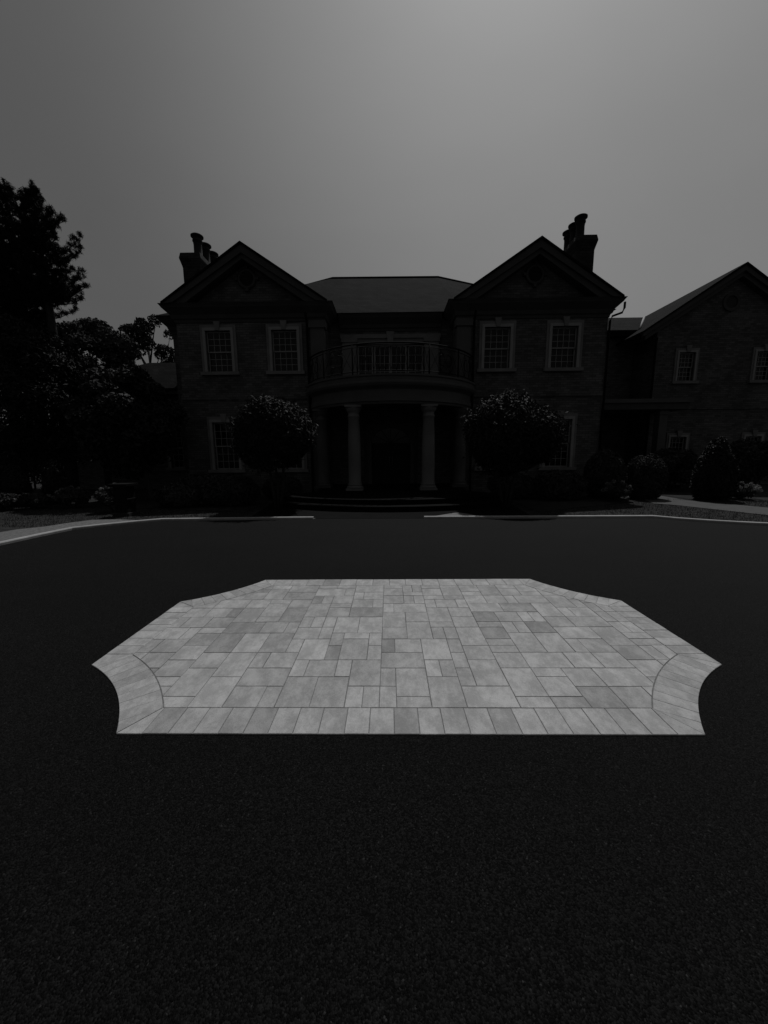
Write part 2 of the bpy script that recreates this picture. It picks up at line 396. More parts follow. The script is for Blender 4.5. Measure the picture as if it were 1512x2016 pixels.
# corner bands and their end pieces
A0, A1 = 31.6, 58.4
for cx, cy, sx, sy in corners:
    def P(r, a): return (cx+sx*(-C5+r*math.cos(R(a))), cy+sy*(-C5+r*math.sin(R(a))))
    Q = lambda x, y: (cx+sx*x, cy+sy*y)
    k = 8
    for q in range(k):
        b0, b1 = A0+(A1-A0)*q/k, A0+(A1-A0)*(q+1)/k
        put([P(RO, b0), P(RI, b0), P(RI, (b0+b1)/2), P(RI, b1), P(RO, b1), P(RO, (b0+b1)/2)], .0009, .55)
    xe = math.sqrt(RO*RO-C5*C5)-C5; ie = RI*math.cos(R(A0))-C5
    p0 = P(RO, A0); p1 = P(RO, 29.4)
    put([p0, p1, Q(xe, 0), Q(ie, BW_)], .0014); put([Q(xe, 0), Q(ie+.01, 0), Q(ie+.01, BW_), Q(ie, BW_)], .0014)
    sw = lambda p: Q((p[1]-cy)*sy, (p[0]-cx)*sx)
    put([sw(p0), sw(p1), Q(0, xe), Q(BW_, ie)], .0014); put([Q(0, xe), Q(0, ie+.01), Q(BW_, ie+.01), Q(BW_, ie)], .0014)
ie = RI*math.cos(R(A0))-C5+.01
def row(a, b, n, f):
    xs = [a+(b-a)*i/n for i in range(n+1)]; xs = [x+(random.uniform(-.004, .004) if 0 < i < n else 0) for i, x in enumerate(xs)]
    for i in range(n): f(xs[i], xs[i+1])
row(PX0+ie, PX1-ie, 21, lambda a, b: put([(a, PY0), (b, PY0), (b, PY0+BW_), (a, PY0+BW_)]))
row(PX0+ie, PX1-ie, 15, lambda a, b: put([(a, PY1-BW_), (b, PY1-BW_), (b, PY1), (a, PY1)]))
for s_, xx in ((0, PX0), (1, PX1-BW_)):
    row(PY0+ie, PY1-ie, 7, lambda a, b: put([(xx, a), (xx+BW_, a), (xx+BW_, b), (xx, b)]))
patio = pb.build('patio', M['paver']); tag(patio, kind='structure')
# joint sand sheet with the same outline
ol = []
for cx, cy, sx, sy in corners:
    arc = [(cx+sx*(-C5+(RO+.003)*math.cos(R(a))), cy+sy*(-C5+(RO+.003)*math.sin(R(a)))) for a in np.linspace(27.85, 62.15, 13)]
    ol += arc[::-1] if sx*sy > 0 else arc
tag(MB().add([(x, y, .006) for x, y in ol], [tuple(range(len(ol)))]).build('joint_sand', M['joint'], patio), kind='structure')

# ------------------------------------------------------------------ house
AX = .08
HOUSE = empty('house', (AX, 15, 0))
tag(HOUSE, 'large dark brick mansion with two gabled wings, curved columned portico and slate roofs', 'house')
def H(mb, name, m, par=None): return mb.build(name, M[m], par or HOUSE, (-WL[HOUSE.name]) if par is None else Vector((0, 0, 0)))

def wall_front(mb, x0, x1, z0, z1, y, holes, depth=.3):
    xs = sorted({x0, x1, *[h[0] for h in holes], *[h[1] for h in holes]}); zs = sorted({z0, z1, *[h[2] for h in holes], *[h[3] for h in holes]})
    for a, b in zip(xs, xs[1:]):
        for c, d in zip(zs, zs[1:]):
            mx_, mz = (a+b)/2, (c+d)/2
            if any(h[0] < mx_ < h[1] and h[2] < mz < h[3] for h in holes): continue
            mb.add([(a, y, c), (b, y, c), (b, y, d), (a, y, d)], [(0, 1, 2, 3)])
    for h in holes:
        a, b, c, d = h[:4]; Y2 = y+depth
        mb.add([(a,y,c),(a,Y2,c),(a,Y2,d),(a,y,d)], [(0,1,2,3)]); mb.add([(b,y,c),(b,Y2,c),(b,Y2,d),(b,y,d)], [(0,3,2,1)])
        mb.add([(a,y,c),(b,y,c),(b,Y2,c),(a,Y2,c)], [(0,1,2,3)]); mb.add([(a,y,d),(b,y,d),(b,Y2,d),(a,Y2,d)], [(0,3,2,1)])

def window(cx, z0, z1, y, hw=.48, cas=.2, rows=3, cols=4, sill=.12, key=True):
    m = MB(); a, b = cx-hw, cx+hw
    # stepped stone surround
    for (w, pr, nm_) in ((cas, .045, 0), (cas*.5, .075, 1)):
        m.box(a-w, a-.002*(1+nm_), y-pr, y+.02, z0, z1+w*1.05)
        m.box(b+.002*(1+nm_), b+w, y-pr, y+.02, z0, z1+w*1.05)
        m.box(a-w-.001, b+w+.001, y-pr-.003, y+.018, z1+.004, z1+w*1.1)
        if not nm_: wd = H(m, 'window', 'stone'); m = MB()
    H(m, 'window_frame', 'stone_pale', wd)
    H(MB().box(a-cas-.06, b+cas+.06, y-.13, y+.05, z0-sill, z0-.002), 'sill', 'stone', wd)
    if key:
        H(MB().prism([(cx-.07, z1+.0), (cx+.07, z1+.0), (cx+.12, z1+cas*1.1+.10), (cx-.12, z1+cas*1.1+.10)], y-.12, y+.0), 'keystone', 'stone', wd)
    zm = (z0+z1)/2
    for (c, d, yy) in ((zm-.02, z1-.002, y+.07), (z0+.002, zm+.02, y+.11)):
        s = MB(); e = .045
        s.box(a+.002, a+e, yy, yy+.04, c, d); s.box(b-e, b-.002, yy, yy+.04, c, d); s.box(a+e, b-e, yy+.002, yy+.038, c, c+e); s.box(a+e, b-e, yy+.002, yy+.038, d-e, d)
        for i in range(1, cols):
            x = a+e+(b-a-2*e)*i/cols; s.box(x-.009, x+.009, yy+.006, yy+.03, c+e, d-e)
        for i in range(1, rows):
            z = c+e+(d-c-2*e)*i/rows; s.box(a+e, b-e, yy+.009, yy+.027, z-.009, z+.009)
        H(s, 'sash', 'sash', wd)
        H(MB().add([(a+.02,yy+.022,c+.01),(b-.02,yy+.022,c+.01),(b-.02,yy+.022,d-.01),(a+.02,yy+.022,d-.01)], [(0,1,2,3)]), 'pane', 'glass', wd)
    return (a, b, z0, z1)

WZ = 7.0
CORN = [(0, 6.55), (.03, 6.55), (.05, 6.64), (.10, 6.68), (.14, 6.80), (.27, 6.93), (.34, 7.0), (.36, 7.04), (.42, 7.12), (0, 7.12)]
# wings
for sgn, xa, xb, cxg in ((-1, -8.05, -2.45, -5.25), (1, 2.61, 8.21, 5.41)):
    wx = [-6.47, -3.95] if sgn < 0 else [6.63, 4.11]
    holes = []
    for cx in wx:
        holes.append(window(cx, 4.76, 6.25, 15)); holes.append(window(cx, 1.02, 2.86, 15))
    w = MB(); wall_front(w, xa, xb, 0, WZ+.1, 15, holes)
    w.add([(xa,15,0),(xa,22,0),(xa,22,7.1),(xa,15,7.1)], [(0,1,2,3)]); w.add([(xb,15,0),(xb,22,0),(xb,22,7.1),(xb,15,7.1)], [(0,3,2,1)])
    w.add([(xa, 15.02, 7.1), (xb, 15.02, 7.1), (cxg, 15.02, 8.9)], [(0, 1, 2)])
    H(w, 'wall', 'brick')
    # pilaster on the inner corner
    ix0, ix1 = (xb-.5, xb+.03) if sgn < 0 else (xa-.03, xa+.5)
    p = MB(); p.box(ix0, ix1, 14.93, 15.3, .25, 6.45); p.box(ix0-.05, ix1+.05, 14.87, 15.3, 6.3, 6.56); p.box(ix0-.05, ix1+.05, 14.87, 15.3, 0, .3)
    H(p, 'pilaster', 'frieze')
    c = MB(); c.sweep([(xa, 21), (xa, 15), (xb, 15), (xb, 16.3)], CORN)
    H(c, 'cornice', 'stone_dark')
    H(MB().box(xa-.03, xb+.03, 14.95, 15.02, 3.72, 3.90), 'string_course', 'brick')
    # gable roof with raking cornice
    hs = 3.04; e = 7.13; ap_ = 9.10; k = (ap_-e)/hs
    r = MB(); r.prism([(cxg-hs, e), (cxg, ap_), (cxg+hs, e), (cxg+hs, e-.07), (cxg, ap_-.09), (cxg-hs, e-.07)], 14.48, 19.3); H(r, 'roof', 'slate')
    rk = MB(); rk.prism([(cxg-hs+.04, e-.05), (cxg, ap_-.09), (cxg+hs-.04, e-.05), (cxg+hs-.42, e-.01), (cxg, ap_-.36), (cxg-hs+.42, e-.01)], 14.52, 14.62)
    rk.prism([(cxg-hs+.3, e-.004), (cxg, ap_-.20), (cxg+hs-.3, e-.004), (cxg+hs-.85, e-.004), (cxg, ap_-.52), (cxg-hs+.85, e-.004)], 14.60, 15.0)
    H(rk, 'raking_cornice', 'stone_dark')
    # round vent
    v = MB(); ring = [(.24, 0), (.34, 0), (.36, .05), (.30, .07), (.25, .05)]
    n = 28; vs = []
    for i in range(n):
        a = 2*math.pi*i/n
        for rr_, d in ring: vs.append((cxg+rr_*math.cos(a), 15.0-d, 8.06+rr_*math.sin(a)))
    v.add(vs, [(i*5+q, i*5+(q+1) % 5, ((i+1) % n)*5+(q+1) % 5, ((i+1) % n)*5+q) for i in range(n) for q in range(5)], True)
    for a in (0, 90, 180, 270):
        ca, sa = math.cos(R(a)), math.sin(R(a)); q = lambda t, u: (cxg+ca*t-sa*u, 8.06+sa*t+ca*u)
        v.prism([q(.33, -.05), q(.44, -.06), q(.44, .06), q(.33, .05)], 14.92, 15.01)
    vo = H(v, 'round_vent', 'stone_dark')
    sl_ = MB()
    for i in range(7):
        z = 8.06-.20+i*.062; hw = math.sqrt(max(.001, .25**2-(z-8.06)**2)); sl_.add([(cxg-hw, 14.965, z-.02), (cxg+hw, 14.965, z-.02), (cxg+hw, 15.0, z+.035), (cxg-hw, 15.0, z+.035)], [(0, 1, 2, 3)])
    H(sl_, 'slats', 'vent', vo)
    # downspout by the inner corner
    dx = xb-.60 if sgn < 0 else xa+.60
    H(MB().tube([(dx, 14.66, 6.75), (dx, 14.80, 6.55), (dx, 14.90, 6.4), (dx, 14.9, 3.9), (dx, 14.9, .25), (dx, 14.78, .1)], .045, 8), 'downspout', 'metal')
# downspout with swan neck at the outer right corner
H(MB().tube([(8.62, 14.72, 6.98), (8.62, 14.72, 6.78), (8.55, 14.72, 6.62), (8.30, 14.9, 6.56), (8.26, 14.95, 6.4), (8.26, 14.95, .2)], .04, 8), 'downspout', 'metal')

# main body and centre wall
m = MB(); wall_front(m, -2.45, 2.61, 0, 7.1, 16.3, [(AX-1.38, AX+1.38, 4.2, 6.05), (AX-1.15, AX+1.15, .3, 2.9)], .35)
H(m, 'wall', 'brick'); m = MB()
m.add([(-8.93,16.3,0),(-8.05,16.3,0),(-8.05,16.3,7.1),(-8.93,16.3,7.1)], [(0,1,2,3)]); m.add([(-8.93,16.3,0),(-8.93,26,0),(-8.93,26,7.1),(-8.93,16.3,7.1)], [(0,1,2,3)])
m.add([(8.21,16.3,0),(8.5,16.3,0),(8.5,16.3,7.1),(8.21,16.3,7.1)], [(0,1,2,3)]); m.add([(8.5,16.3,0),(8.5,26,0),(8.5,26,7.1),(8.5,16.3,7.1)], [(0,3,2,1)])
m.add([(-8.93,26,0),(8.5,26,0),(8.5,26,7.1),(-8.93,26,7.1)], [(0,3,2,1)])
H(m, 'wall', 'brick')
c = MB(); c.sweep([(-8.93, 26), (-8.93, 16.3), (-8.06, 16.3)], CORN); H(c, 'cornice', 'stone_dark'); c = MB(); c.sweep([(-2.0, 16.3), (2.15, 16.3)], CORN); H(c, 'cornice', 'stone_dark')
rz = 7.13; E0, E1 = 15.83, 26.4
vs = [(-9.34,E0,rz),(-2.9,E0,rz),(3.0,E0,rz),(8.97,E0,rz),(-5,20.9,10.08),(-2.86,20.9,10.57),(2.57,20.9,10.54),(4.9,20.9,10.05),(-9.34,E1,rz),(8.97,E1,rz),(-5,21.4,10.08),(-2.86,21.4,10.57),(2.57,21.4,10.54),(4.9,21.4,10.05)]
H(MB().add(vs, [(1,2,6,5),(0,1,5,4),(2,3,7,6),(0,4,10,8),(3,9,13,7),(4,5,11,10),(5,6,12,11),(6,7,13,12),(8,10,11,12,13,9),(0,8,9,3,2,1)]), 'roof', 'slate')
H(MB().tube([(-4.95,20.9,10.1),(-2.86,20.9,10.59),(2.57,20.9,10.56),(4.85,20.9,10.07)], .05, 6), 'ridge_cap', 'slate')

# chimneys
for x0_, x1_, zt, cxp, ys in ((-7.98, -7.3, 9.33, -7.46, (16.0, 16.65, 17.3)), (7.2, 7.88, 9.72, 7.42, (16.0, 16.5, 17.0))):
    ch = MB(); y0_, y1_ = 15.72, 17.6
    ch.box(x0_, x1_, y0_, y1_, 7.0, zt-.52)
    pr = [(0, zt-.52), (.03, zt-.40), (.08, zt-.22), (.08, zt-.18), (.04, zt), (-.2, zt), (-.2, zt-.52)]
    ch.sweep([(x0_, y1_), (x0_, y0_), (x1_, y0_), (x1_, y1_)], pr, closed=True)
    ch.box(x0_+.1, x1_-.1, y0_+.1, y1_-.1, zt-.5, zt-.04)
    cho = H(ch, 'chimney', 'stack')
    for y in ys:
        pz = .78 if x0_ < 0 else .82
        H(MB().lathe([(.20, 0), (.18, .05), (.155, .10), (.15, pz-.32), (.165, pz-.22), (.185, pz-.2), (.18, pz-.15), (.14, pz-.10), (.14, pz-.06), (.235, pz-.04), (.235, pz+.01), (.19, pz+.04), (.0, pz+.05)], (cxp, y, zt-.05), n=20), 'chimney_pot', 'clay', cho)

# portico: entablature, columns, balcony
PC = (AX, 16.4)
a0_, a1_ = 182, 358
en = MB(); en.lathe([(2.6, 3.27), (3.38, 3.27), (3.40, 3.34), (3.44, 3.36), (3.44, 3.50), (3.40, 3.52), (3.40, 3.74), (3.44, 3.78), (3.56, 3.86), (3.60, 3.93), (3.60, 3.98), (3.54, 4.0), (3.52, 4.02), (3.52, 4.14), (3.56, 4.16), (3.56, 4.22), (0.01, 4.22), (.01, 3.9), (2.6, 3.9)], (PC[0], PC[1], 0), a0_, a1_, 64, smooth=False)
en.lathe([(2.6, 3.27), (2.6, 3.9)], (PC[0], PC[1], 0), a0_, a1_, 64, capends=False)
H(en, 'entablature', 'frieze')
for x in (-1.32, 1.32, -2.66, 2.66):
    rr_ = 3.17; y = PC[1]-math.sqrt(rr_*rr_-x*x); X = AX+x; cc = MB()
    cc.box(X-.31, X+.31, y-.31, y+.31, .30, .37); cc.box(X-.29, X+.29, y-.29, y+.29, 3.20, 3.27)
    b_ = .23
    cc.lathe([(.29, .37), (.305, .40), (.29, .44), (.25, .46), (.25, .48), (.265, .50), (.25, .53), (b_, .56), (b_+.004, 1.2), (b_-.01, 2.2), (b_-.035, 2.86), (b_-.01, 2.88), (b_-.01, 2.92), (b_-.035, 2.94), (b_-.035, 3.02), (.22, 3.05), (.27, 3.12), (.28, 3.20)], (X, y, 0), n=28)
    H(cc, 'column', 'column' if abs(x) < 2 else 'frieze')  # outer pair: their deeper shade is put into a darker stone colour
# balustrade
bal = MB(); RB = 3.40
def cpt(a, r, z): return (PC[0]+r*math.cos(R(a)), PC[1]+r*math.sin(R(a)), z)
angs = np.linspace(203, 337, 68)
zt, zb = 5.22, 4.34
bal.tube([cpt(a, RB, zt) for a in angs], .026, 6); bal.tube([cpt(a, RB, zt-.10) for a in angs], .013, 5); bal.tube([cpt(a, RB, zb) for a in angs], .018, 5)
balo = H(bal, 'balustrade', 'metal')
posts = [203, 225, 247.5, 292.5, 315, 337]
for a in posts:
    H(MB().tube([cpt(a, RB, 4.22), cpt(a, RB, zt+.03)], .026, 6), 'post', 'metal', balo)
for pa, pc in zip(posts, posts[1:]):
    pn = MB(); nseg = max(3, round((pc-pa)/(3.2 if pa == 247.5 else 7.4))); st = (pc-pa)/nseg
    for i in range(nseg):
        l, r_ = pa+i*st, pa+(i+1)*st; mid = (l+r_)/2
        if i: pn.tube([cpt(l, RB, zb), cpt(l, RB, zt-.1)], .009, 4)
        pn.tube([cpt(l+(r_-l)*t, RB, zb+(zt-.1-zb)*t) for t in np.linspace(0, 1, 5)], .007, 4)
        pn.tube([cpt(r_-(r_-l)*t, RB, zb+(zt-.1-zb)*t) for t in np.linspace(0, 1, 5)], .007, 4)
    # scroll ornament in the side panels
    if pa in (203, 225, 292.5, 315):
        cm = (pa+pc)/2
        for s_ in (-1, 1):
            pts = [cpt(cm+s_*(1.2+3.6*math.sin(t)), RB+.01, 4.5+.5*t/3.1+.05*math.cos(3*t)) for t in np.linspace(0, 3.1, 14)]
            pn.tube(pts, .015, 4)
    H(pn, 'lattice_panel', 'metal', balo)

# French doors on the balcony
fd = MB(); y = 16.3
for s_ in (-1, 1):
    xi = AX+s_*1.40; xo = AX+s_*1.98; lo, hi = min(xi, xo), max(xi, xo)
    fd.box(lo, hi, y-.12, y+.02, 4.22, 6.12); fd.box(lo-.04, hi+.04, y-.16, y+.02, 6.12, 6.26); fd.box(lo-.04, hi+.04, y-.16, y+.02, 4.215, 4.42)
fd.box(AX-2.05, AX+2.05, y-.14, y+.02, 6.262, 6.42); fd.box(AX-1.39, AX+1.39, y-.06, y+.02, 6.05, 6.26)
fdo = H(fd, 'balcony_doorway', 'stone')
H(MB().prism([(AX-.10, 6.02), (AX+.10, 6.02), (AX+.16, 6.50), (AX-.16, 6.50)], y-.20, y-.06), 'keystone', 'stone', fdo)
def leaf(x0, x1, z0_, z1_, cols, rows, yy, nm_='door_leaf', e=.06, mname='sash'):
    s = MB(); s.box(x0, x0+e, yy, yy+.05, z0_, z1_); s.box(x1-e, x1, yy, yy+.05, z0_, z1_); s.box(x0+e, x1-e, yy+.002, yy+.048, z0_, z0_+e*2.2); s.box(x0+e, x1-e, yy+.002, yy+.048, z1_-e, z1_)
    for i in range(1, cols):
        x = x0+e+(x1-x0-2*e)*i/cols; s.box(x-.01, x+.01, yy+.008, yy+.035, z0_+e, z1_-e)
    for i in range(1, rows):
        z = z0_+e*2.2+(z1_-z0_-3.2*e)*i/rows; s.box(x0+e, x1-e, yy+.011, yy+.032, z-.01, z+.01)
    o = H(s, nm_, mname, fdo if mname == 'sash' else HD)
    H(MB().add([(x0+.02,yy+.025,z0_+.02),(x1-.02,yy+.025,z0_+.02),(x1-.02,yy+.025,z1_-.02),(x0+.02,yy+.025,z1_-.02)], [(0,1,2,3)]), 'pane', 'glass', fdo if mname == 'sash' else HD)
    return o
HD = None
leaf(AX-1.37, AX-.72, 4.22, 6.04, 2, 5, y+.12, 'sidelight'); leaf(AX-.68, AX-.002, 4.22, 6.04, 3, 5, y+.12); leaf(AX+.002, AX+.68, 4.22, 6.04, 3, 5, y+.12); leaf(AX+.72, AX+1.37, 4.22, 6.04, 2, 5, y+.12, 'sidelight')

# front door under an arch
ar = MB(); n = 20; zc = 2.05; ro, ri = 1.02, .84
pts_o = [(AX+ro*math.cos(t), zc+ro*.78*math.sin(t)) for t in np.linspace(0, math.pi, n+1)]; pts_i = [(AX+ri*math.cos(t), zc+ri*.78*math.sin(t)) for t in np.linspace(0, math.pi, n+1)]
for i in range(n): ar.prism([pts_i[i], pts_o[i], pts_o[i+1], pts_i[i+1]], 16.42, 16.55)
ar.box(AX-ro, AX-ri, 16.42, 16.55, .3, zc); ar.box(AX+ri, AX+ro, 16.42, 16.55, .3, zc)
ar.prism([(AX-1.15, .3), (AX-ro, .3)] + pts_o[::-1] + [(AX+ro, .3), (AX+1.15, .3), (AX+1.15, 2.9), (AX-1.15, 2.9)], 16.5, 16.52)
aro = H(ar, 'entrance_surround', 'frieze')
for s_ in (-1, 1):
    lo, hi = (AX-.83, AX-.004) if s_ < 0 else (AX+.004, AX+.83)
    d = MB(); d.box(lo, hi, 16.58, 16.62, .32, zc)
    for zz0, zz1 in ((.42, .95), (1.05, 1.95)): d.box(lo+.12, hi-.12, 16.56, 16.585, zz0, zz1); 
    do = H(d, 'front_door', 'door', aro)
    H(MB().tube([(AX+s_*.07, 16.50, 1.1), (AX+s_*.07, 16.50, 1.5)], .014, 6), 'door_handle', 'flash', aro)
fan = MB(); fan.prism([(AX, zc)] + pts_i[::-1][::1], 16.60, 16.605); H(fan, 'fanlight', 'glass', aro)
fb = MB()
for t in np.linspace(0, math.pi, 7)[1:-1]: fb.tube([(AX, 16.59, zc), (AX+ri*math.cos(t), 16.59, zc+ri*.78*math.sin(t))], .012, 4)
H(fb, 'fanlight_bars', 'door', aro)
# portico floor and steps
st = MB(); b0, b1 = 232, 308
st.lathe([(.1, .302), (5.78, .302), (5.82, .29), (5.82, .262), (5.78, .255), (5.78, 0), (.1, 0)], (PC[0], PC[1], 0), b0, b1, 40, smooth=False)
H(st, 'portico_floor', 'step')
st = MB(); st.lathe([(5.79, .152), (6.13, .152), (6.17, .14), (6.17, .115), (6.13, .108), (6.13, 0), (5.79, 0)], (PC[0], PC[1], 0), b0+1, b1-1, 40, smooth=False)
H(st, 'step', 'step')
st = MB(); st.box(-2.5, 2.7, 13, 16.3, 0, .298); H(st, 'portico_floor', 'step')

# right connecting block, side porch and gabled annex
YA = 18
cxg = 15.35
hol = []
for cx in (13.52, 16.98):
    hol.append(window(cx, 4.76, 6.0, YA, .36, .17)); hol.append(window(cx, .85, 2.25, YA, .36, .17))
w = MB(); wall_front(w, 12.1, 18.6, 0, 6.5, YA, hol)
w.add([(12.1,YA,0),(12.1,28,0),(12.1,28,6.9),(12.1,YA,6.9)], [(0,1,2,3)]); w.add([(18.6,YA,0),(18.6,28,0),(18.6,28,6.9),(18.6,YA,6.9)], [(0,3,2,1)])
w.add([(12.1,YA,6.5),(18.6,YA,6.5),(18.6,YA,7.0),(12.1,YA,7.0)], [(0,1,2,3)])
w.add([(12.1,YA,7.0),(18.6,YA,7.0),(cxg,YA,9.3)], [(0,1,2)])
w.box(12.08, 18.62, YA-.05, YA+.0, 3.5, 3.62)
H(w, 'wall', 'brick')
r = MB(); hs = 4.15; e = 6.83; ap_ = 9.56
r.prism([(cxg-hs, e), (cxg, ap_), (cxg+hs, e), (cxg+hs, e-.08), (cxg, ap_-.10), (cxg-hs, e-.08)], YA-.42, 27); H(r, 'roof', 'slate')
rk = MB(); rk.prism([(cxg-hs+.04, e-.06), (cxg, ap_-.10), (cxg+hs-.04, e-.06), (cxg+hs-.04, e-.22), (cxg, ap_-.32), (cxg-hs+.04, e-.22)], YA-.38, YA-.28)
rk.prism([(cxg-hs+.2, e-.14), (cxg, ap_-.20), (cxg+hs-.2, e-.14), (cxg+hs-.2, e-.34), (cxg, ap_-.50), (cxg-hs+.2, e-.34)], YA-.28, YA+.0)
H(rk, 'raking_cornice', 'stone_dark')
vv = MB(); n = 24
for i in range(n):
    t0, t1 = 2*math.pi*i/n, 2*math.pi*(i+1)/n
    vv.prism([(15.2+.26*math.cos(t0), 8.1+.26*math.sin(t0)), (15.2+.38*math.cos(t0), 8.1+.38*math.sin(t0)), (15.2+.38*math.cos(t1), 8.1+.38*math.sin(t1)), (15.2+.26*math.cos(t1), 8.1+.26*math.sin(t1))], YA-.06, YA)
vo = H(vv, 'round_vent', 'stone_dark')
H(MB().prism([(15.2+.26*math.cos(t), 8.1+.26*math.sin(t)) for t in np.linspace(0, 2*math.pi, 24, endpoint=False)], YA-.02, YA-.005), 'slats', 'vent', vo)
H(MB().tube([(11.95, YA-.25, 6.6), (12.0, YA-.12, 6.3), (12.04, YA-.08, 6.1), (12.04, YA-.08, .1)], .045, 8), 'downspout', 'metal')
w = MB(); wall_front(w, 8.5, 12.1, 0, 7.3, 19.6, [(9.3, 10.4, .15, 2.6)], .2); H(w, 'wall', 'brick')
H(MB().box(9.31, 10.39, 19.7, 19.75, .16, 2.59).box(9.45, 10.25, 19.68, 19.7, .3, 1.2).box(9.45, 10.25, 19.68, 19.7, 1.35, 2.4), 'side_door', 'door')
r = MB(); r.add([(8.3,19.2,7.36),(12.35,19.2,7.36),(15.5,24.0,9.5),(8.3,24.0,9.5),(8.3,19.2,7.24),(12.35,19.2,7.24)], [(0,1,2,3),(4,5,1,0)]); r.box(8.3, 12.1, 19.22, 19.6, 7.1, 7.24)
r.add([(8.3,24.0,9.5),(15.5,24.0,9.5),(15.5,29,7.3),(8.3,29,7.3)], [(0,1,2,3)])
ro_ = H(r, 'roof', 'slate')
# pale flashing strip in the valley
vz = lambda X: ap_-(ap_-e)/hs*(cxg-X)
H(MB().tube([(12.04, 19.16, 7.38), (15.24, 23.95, 9.51)], .065, 6), 'valley_flashing', 'flash', None)
# side porch
pr_ = MB(); pr_.box(8.25, 12.75, 16.3, 19.6, 3.62, 3.78); H(MB().box(8.30, 12.65, 16.38, 19.6, 3.35, 3.618), 'porch_beam', 'stone_dark')
H(pr_, 'porch_roof', 'frieze')
for X in (11.75, 8.45):
    q = MB(); q.box(X-.17, X+.17, 16.55, 16.89, .15, 3.35); q.box(X-.21, X+.21, 16.51, 16.93, .15, .35); q.box(X-.21, X+.21, 16.51, 16.93, 3.15, 3.3); H(q, 'porch_post', 'frieze')
H(MB().box(8.25, 12.6, 16.3, 19.6, 0, .15), 'porch_floor', 'step')

# low left annex with hipped roof
w = MB(); hol = [window(-9.95, 1.0, 2.9, 18, .5, .2), window(-12.4, 1.0, 2.9, 18, .5, .2)]
wall_front(w, -15.5, -9.0, 0, 4.6, 18, hol); w.add([(-15.5,18,0),(-15.5,24,0),(-15.5,24,4.6),(-15.5,18,4.6)], [(0,1,2,3)]); H(w, 'wall', 'brick')
H(MB().add([(-16,17.5,4.62),(-8.9,17.5,4.62),(-8.9,19.6,6.22),(-12.1,19.6,6.22),(-16,24,4.62),(-8.9,22,4.62),(-16,17.5,4.5),(-8.9,17.5,4.5)], [(0,1,2,3),(0,3,4),(3,2,5,4),(0,6,7,1)]), 'roof', 'slate')
H(MB().box(-15.95, -9.0, 17.55, 18.0, 4.38, 4.5), 'cornice', 'stone_dark')

# ------------------------------------------------------------------ foliage
def leafmesh(name, m, P, Nrm, size, parent=None, off=(0, 0, 0), asp=.5, fold=.25):
    """one diamond leaf per point, folded along its rib"""
    P = np.asarray(P); n = len(P); sz = size*rng.uniform(.6, 1.35, n)[:, None]
    d = Nrm+rng.normal(0, .7, (n, 3)); d /= np.linalg.norm(d, axis=1)[:, None]+1e-9
    t = np.cross(d, rng.normal(0, 1, (n, 3))); t /= np.linalg.norm(t, axis=1)[:, None]+1e-9
    b = np.cross(d, t)
    v = np.empty((n, 4, 3)); v[:, 0] = P-t*sz; v[:, 1] = P+b*sz*asp+d*sz*fold*.5; v[:, 2] = P+t*sz; v[:, 3] = P-b*sz*asp+d*sz*fold*.5
    me = bpy.data.meshes.new(name); me.vertices.add(4*n); me.vertices.foreach_set('co', v.reshape(-1))
    k = np.arange(n)*4; tri = np.stack([k, k+1, k+2, k, k+2, k+3], 1).reshape(-1)
    me.loops.add(6*n); me.loops.foreach_set('vertex_index', tri); me.polygons.add(2*n)
    me.polygons.foreach_set('loop_start', np.arange(2*n)*3); me.polygons.foreach_set('loop_total', np.full(2*n, 3))
    me.materials.append(m); me.update(calc_edges=True)
    o = bpy.data.objects.new(name, me); COL.objects.link(o)
    if parent: o.parent = parent; o.location = off
    return o
def lobes(center, rad, k, lr):
    """lobe centres scattered in an ellipsoid"""
    d = rng.normal(0, 1, (k, 3)); d /= np.linalg.norm(d, axis=1)[:, None]
    r = rng.uniform(.45, 1.0, k)[:, None]**.6
    c = np.array(center)+d*r*(np.array(rad)-lr*.6)
    return c, lr*rng.uniform(.7, 1.25, k)
def cloud(cs, rs, n, flat=.8):
    w = rs**2/np.sum(rs**2); idx = rng.choice(len(cs), n, p=w)
    d = rng.normal(0, 1, (n, 3)); d /= np.linalg.norm(d, axis=1)[:, None]; d[:, 2] = np.abs(d[:, 2])*np.where(rng.random(n) < .25, -1, 1)
    r = (rs[idx]*rng.uniform(.55, 1.05, n)**.7)[:, None]*np.array([1, 1, flat])
    return cs[idx]+d*r, d
def limbs(mb, base, top, r0, targets, k=7):
    base = Vector(base); top = Vector(top)
    mid = base.lerp(top, .5)+Vector((random.uniform(-.05, .05)*r0*20, random.uniform(-.05, .05)*r0*20, 0))
    mb.tube([base+Vector((0, 0, -.1)), base+Vector((0, 0, .12)), mid, top], [r0*1.35, r0, r0*.8, r0*.45], 8)
    for t in targets[:k]:
        t = Vector(t); s = base.lerp(top, random.uniform(.45, .95)); c = s.lerp(t, .5)+Vector((0, 0, .1))
        mb.tube([s, c, t], [r0*.4, r0*.25, r0*.08], 5)
def tree(name, label, cat, base, ctr, rad, lr, k, n, size, mleaf, r0=.12, group=None, asp=.5, nl=7, parts=('trunk', 'crown')):
    o = empty(name, base); tag(o, label, cat, group)
    cs, rs = lobes(ctr, rad, k, lr); P, N = cloud(cs, rs, n)
    P[:, 2] = np.maximum(P[:, 2], .02)
    off = -Vector(base)
    leafmesh(parts[1], M[mleaf], P, N, size, o, off, asp)
    t = MB(); limbs(t, base, (base[0]+(ctr[0]-base[0])*.7, base[1]+(ctr[1]-base[1])*.7, max(base[2]+.1, ctr[2]-rad[2]*.1)), r0, [tuple(c) for c in cs], nl)
    t.build(parts[0], M['bark'], o, off)
    return o

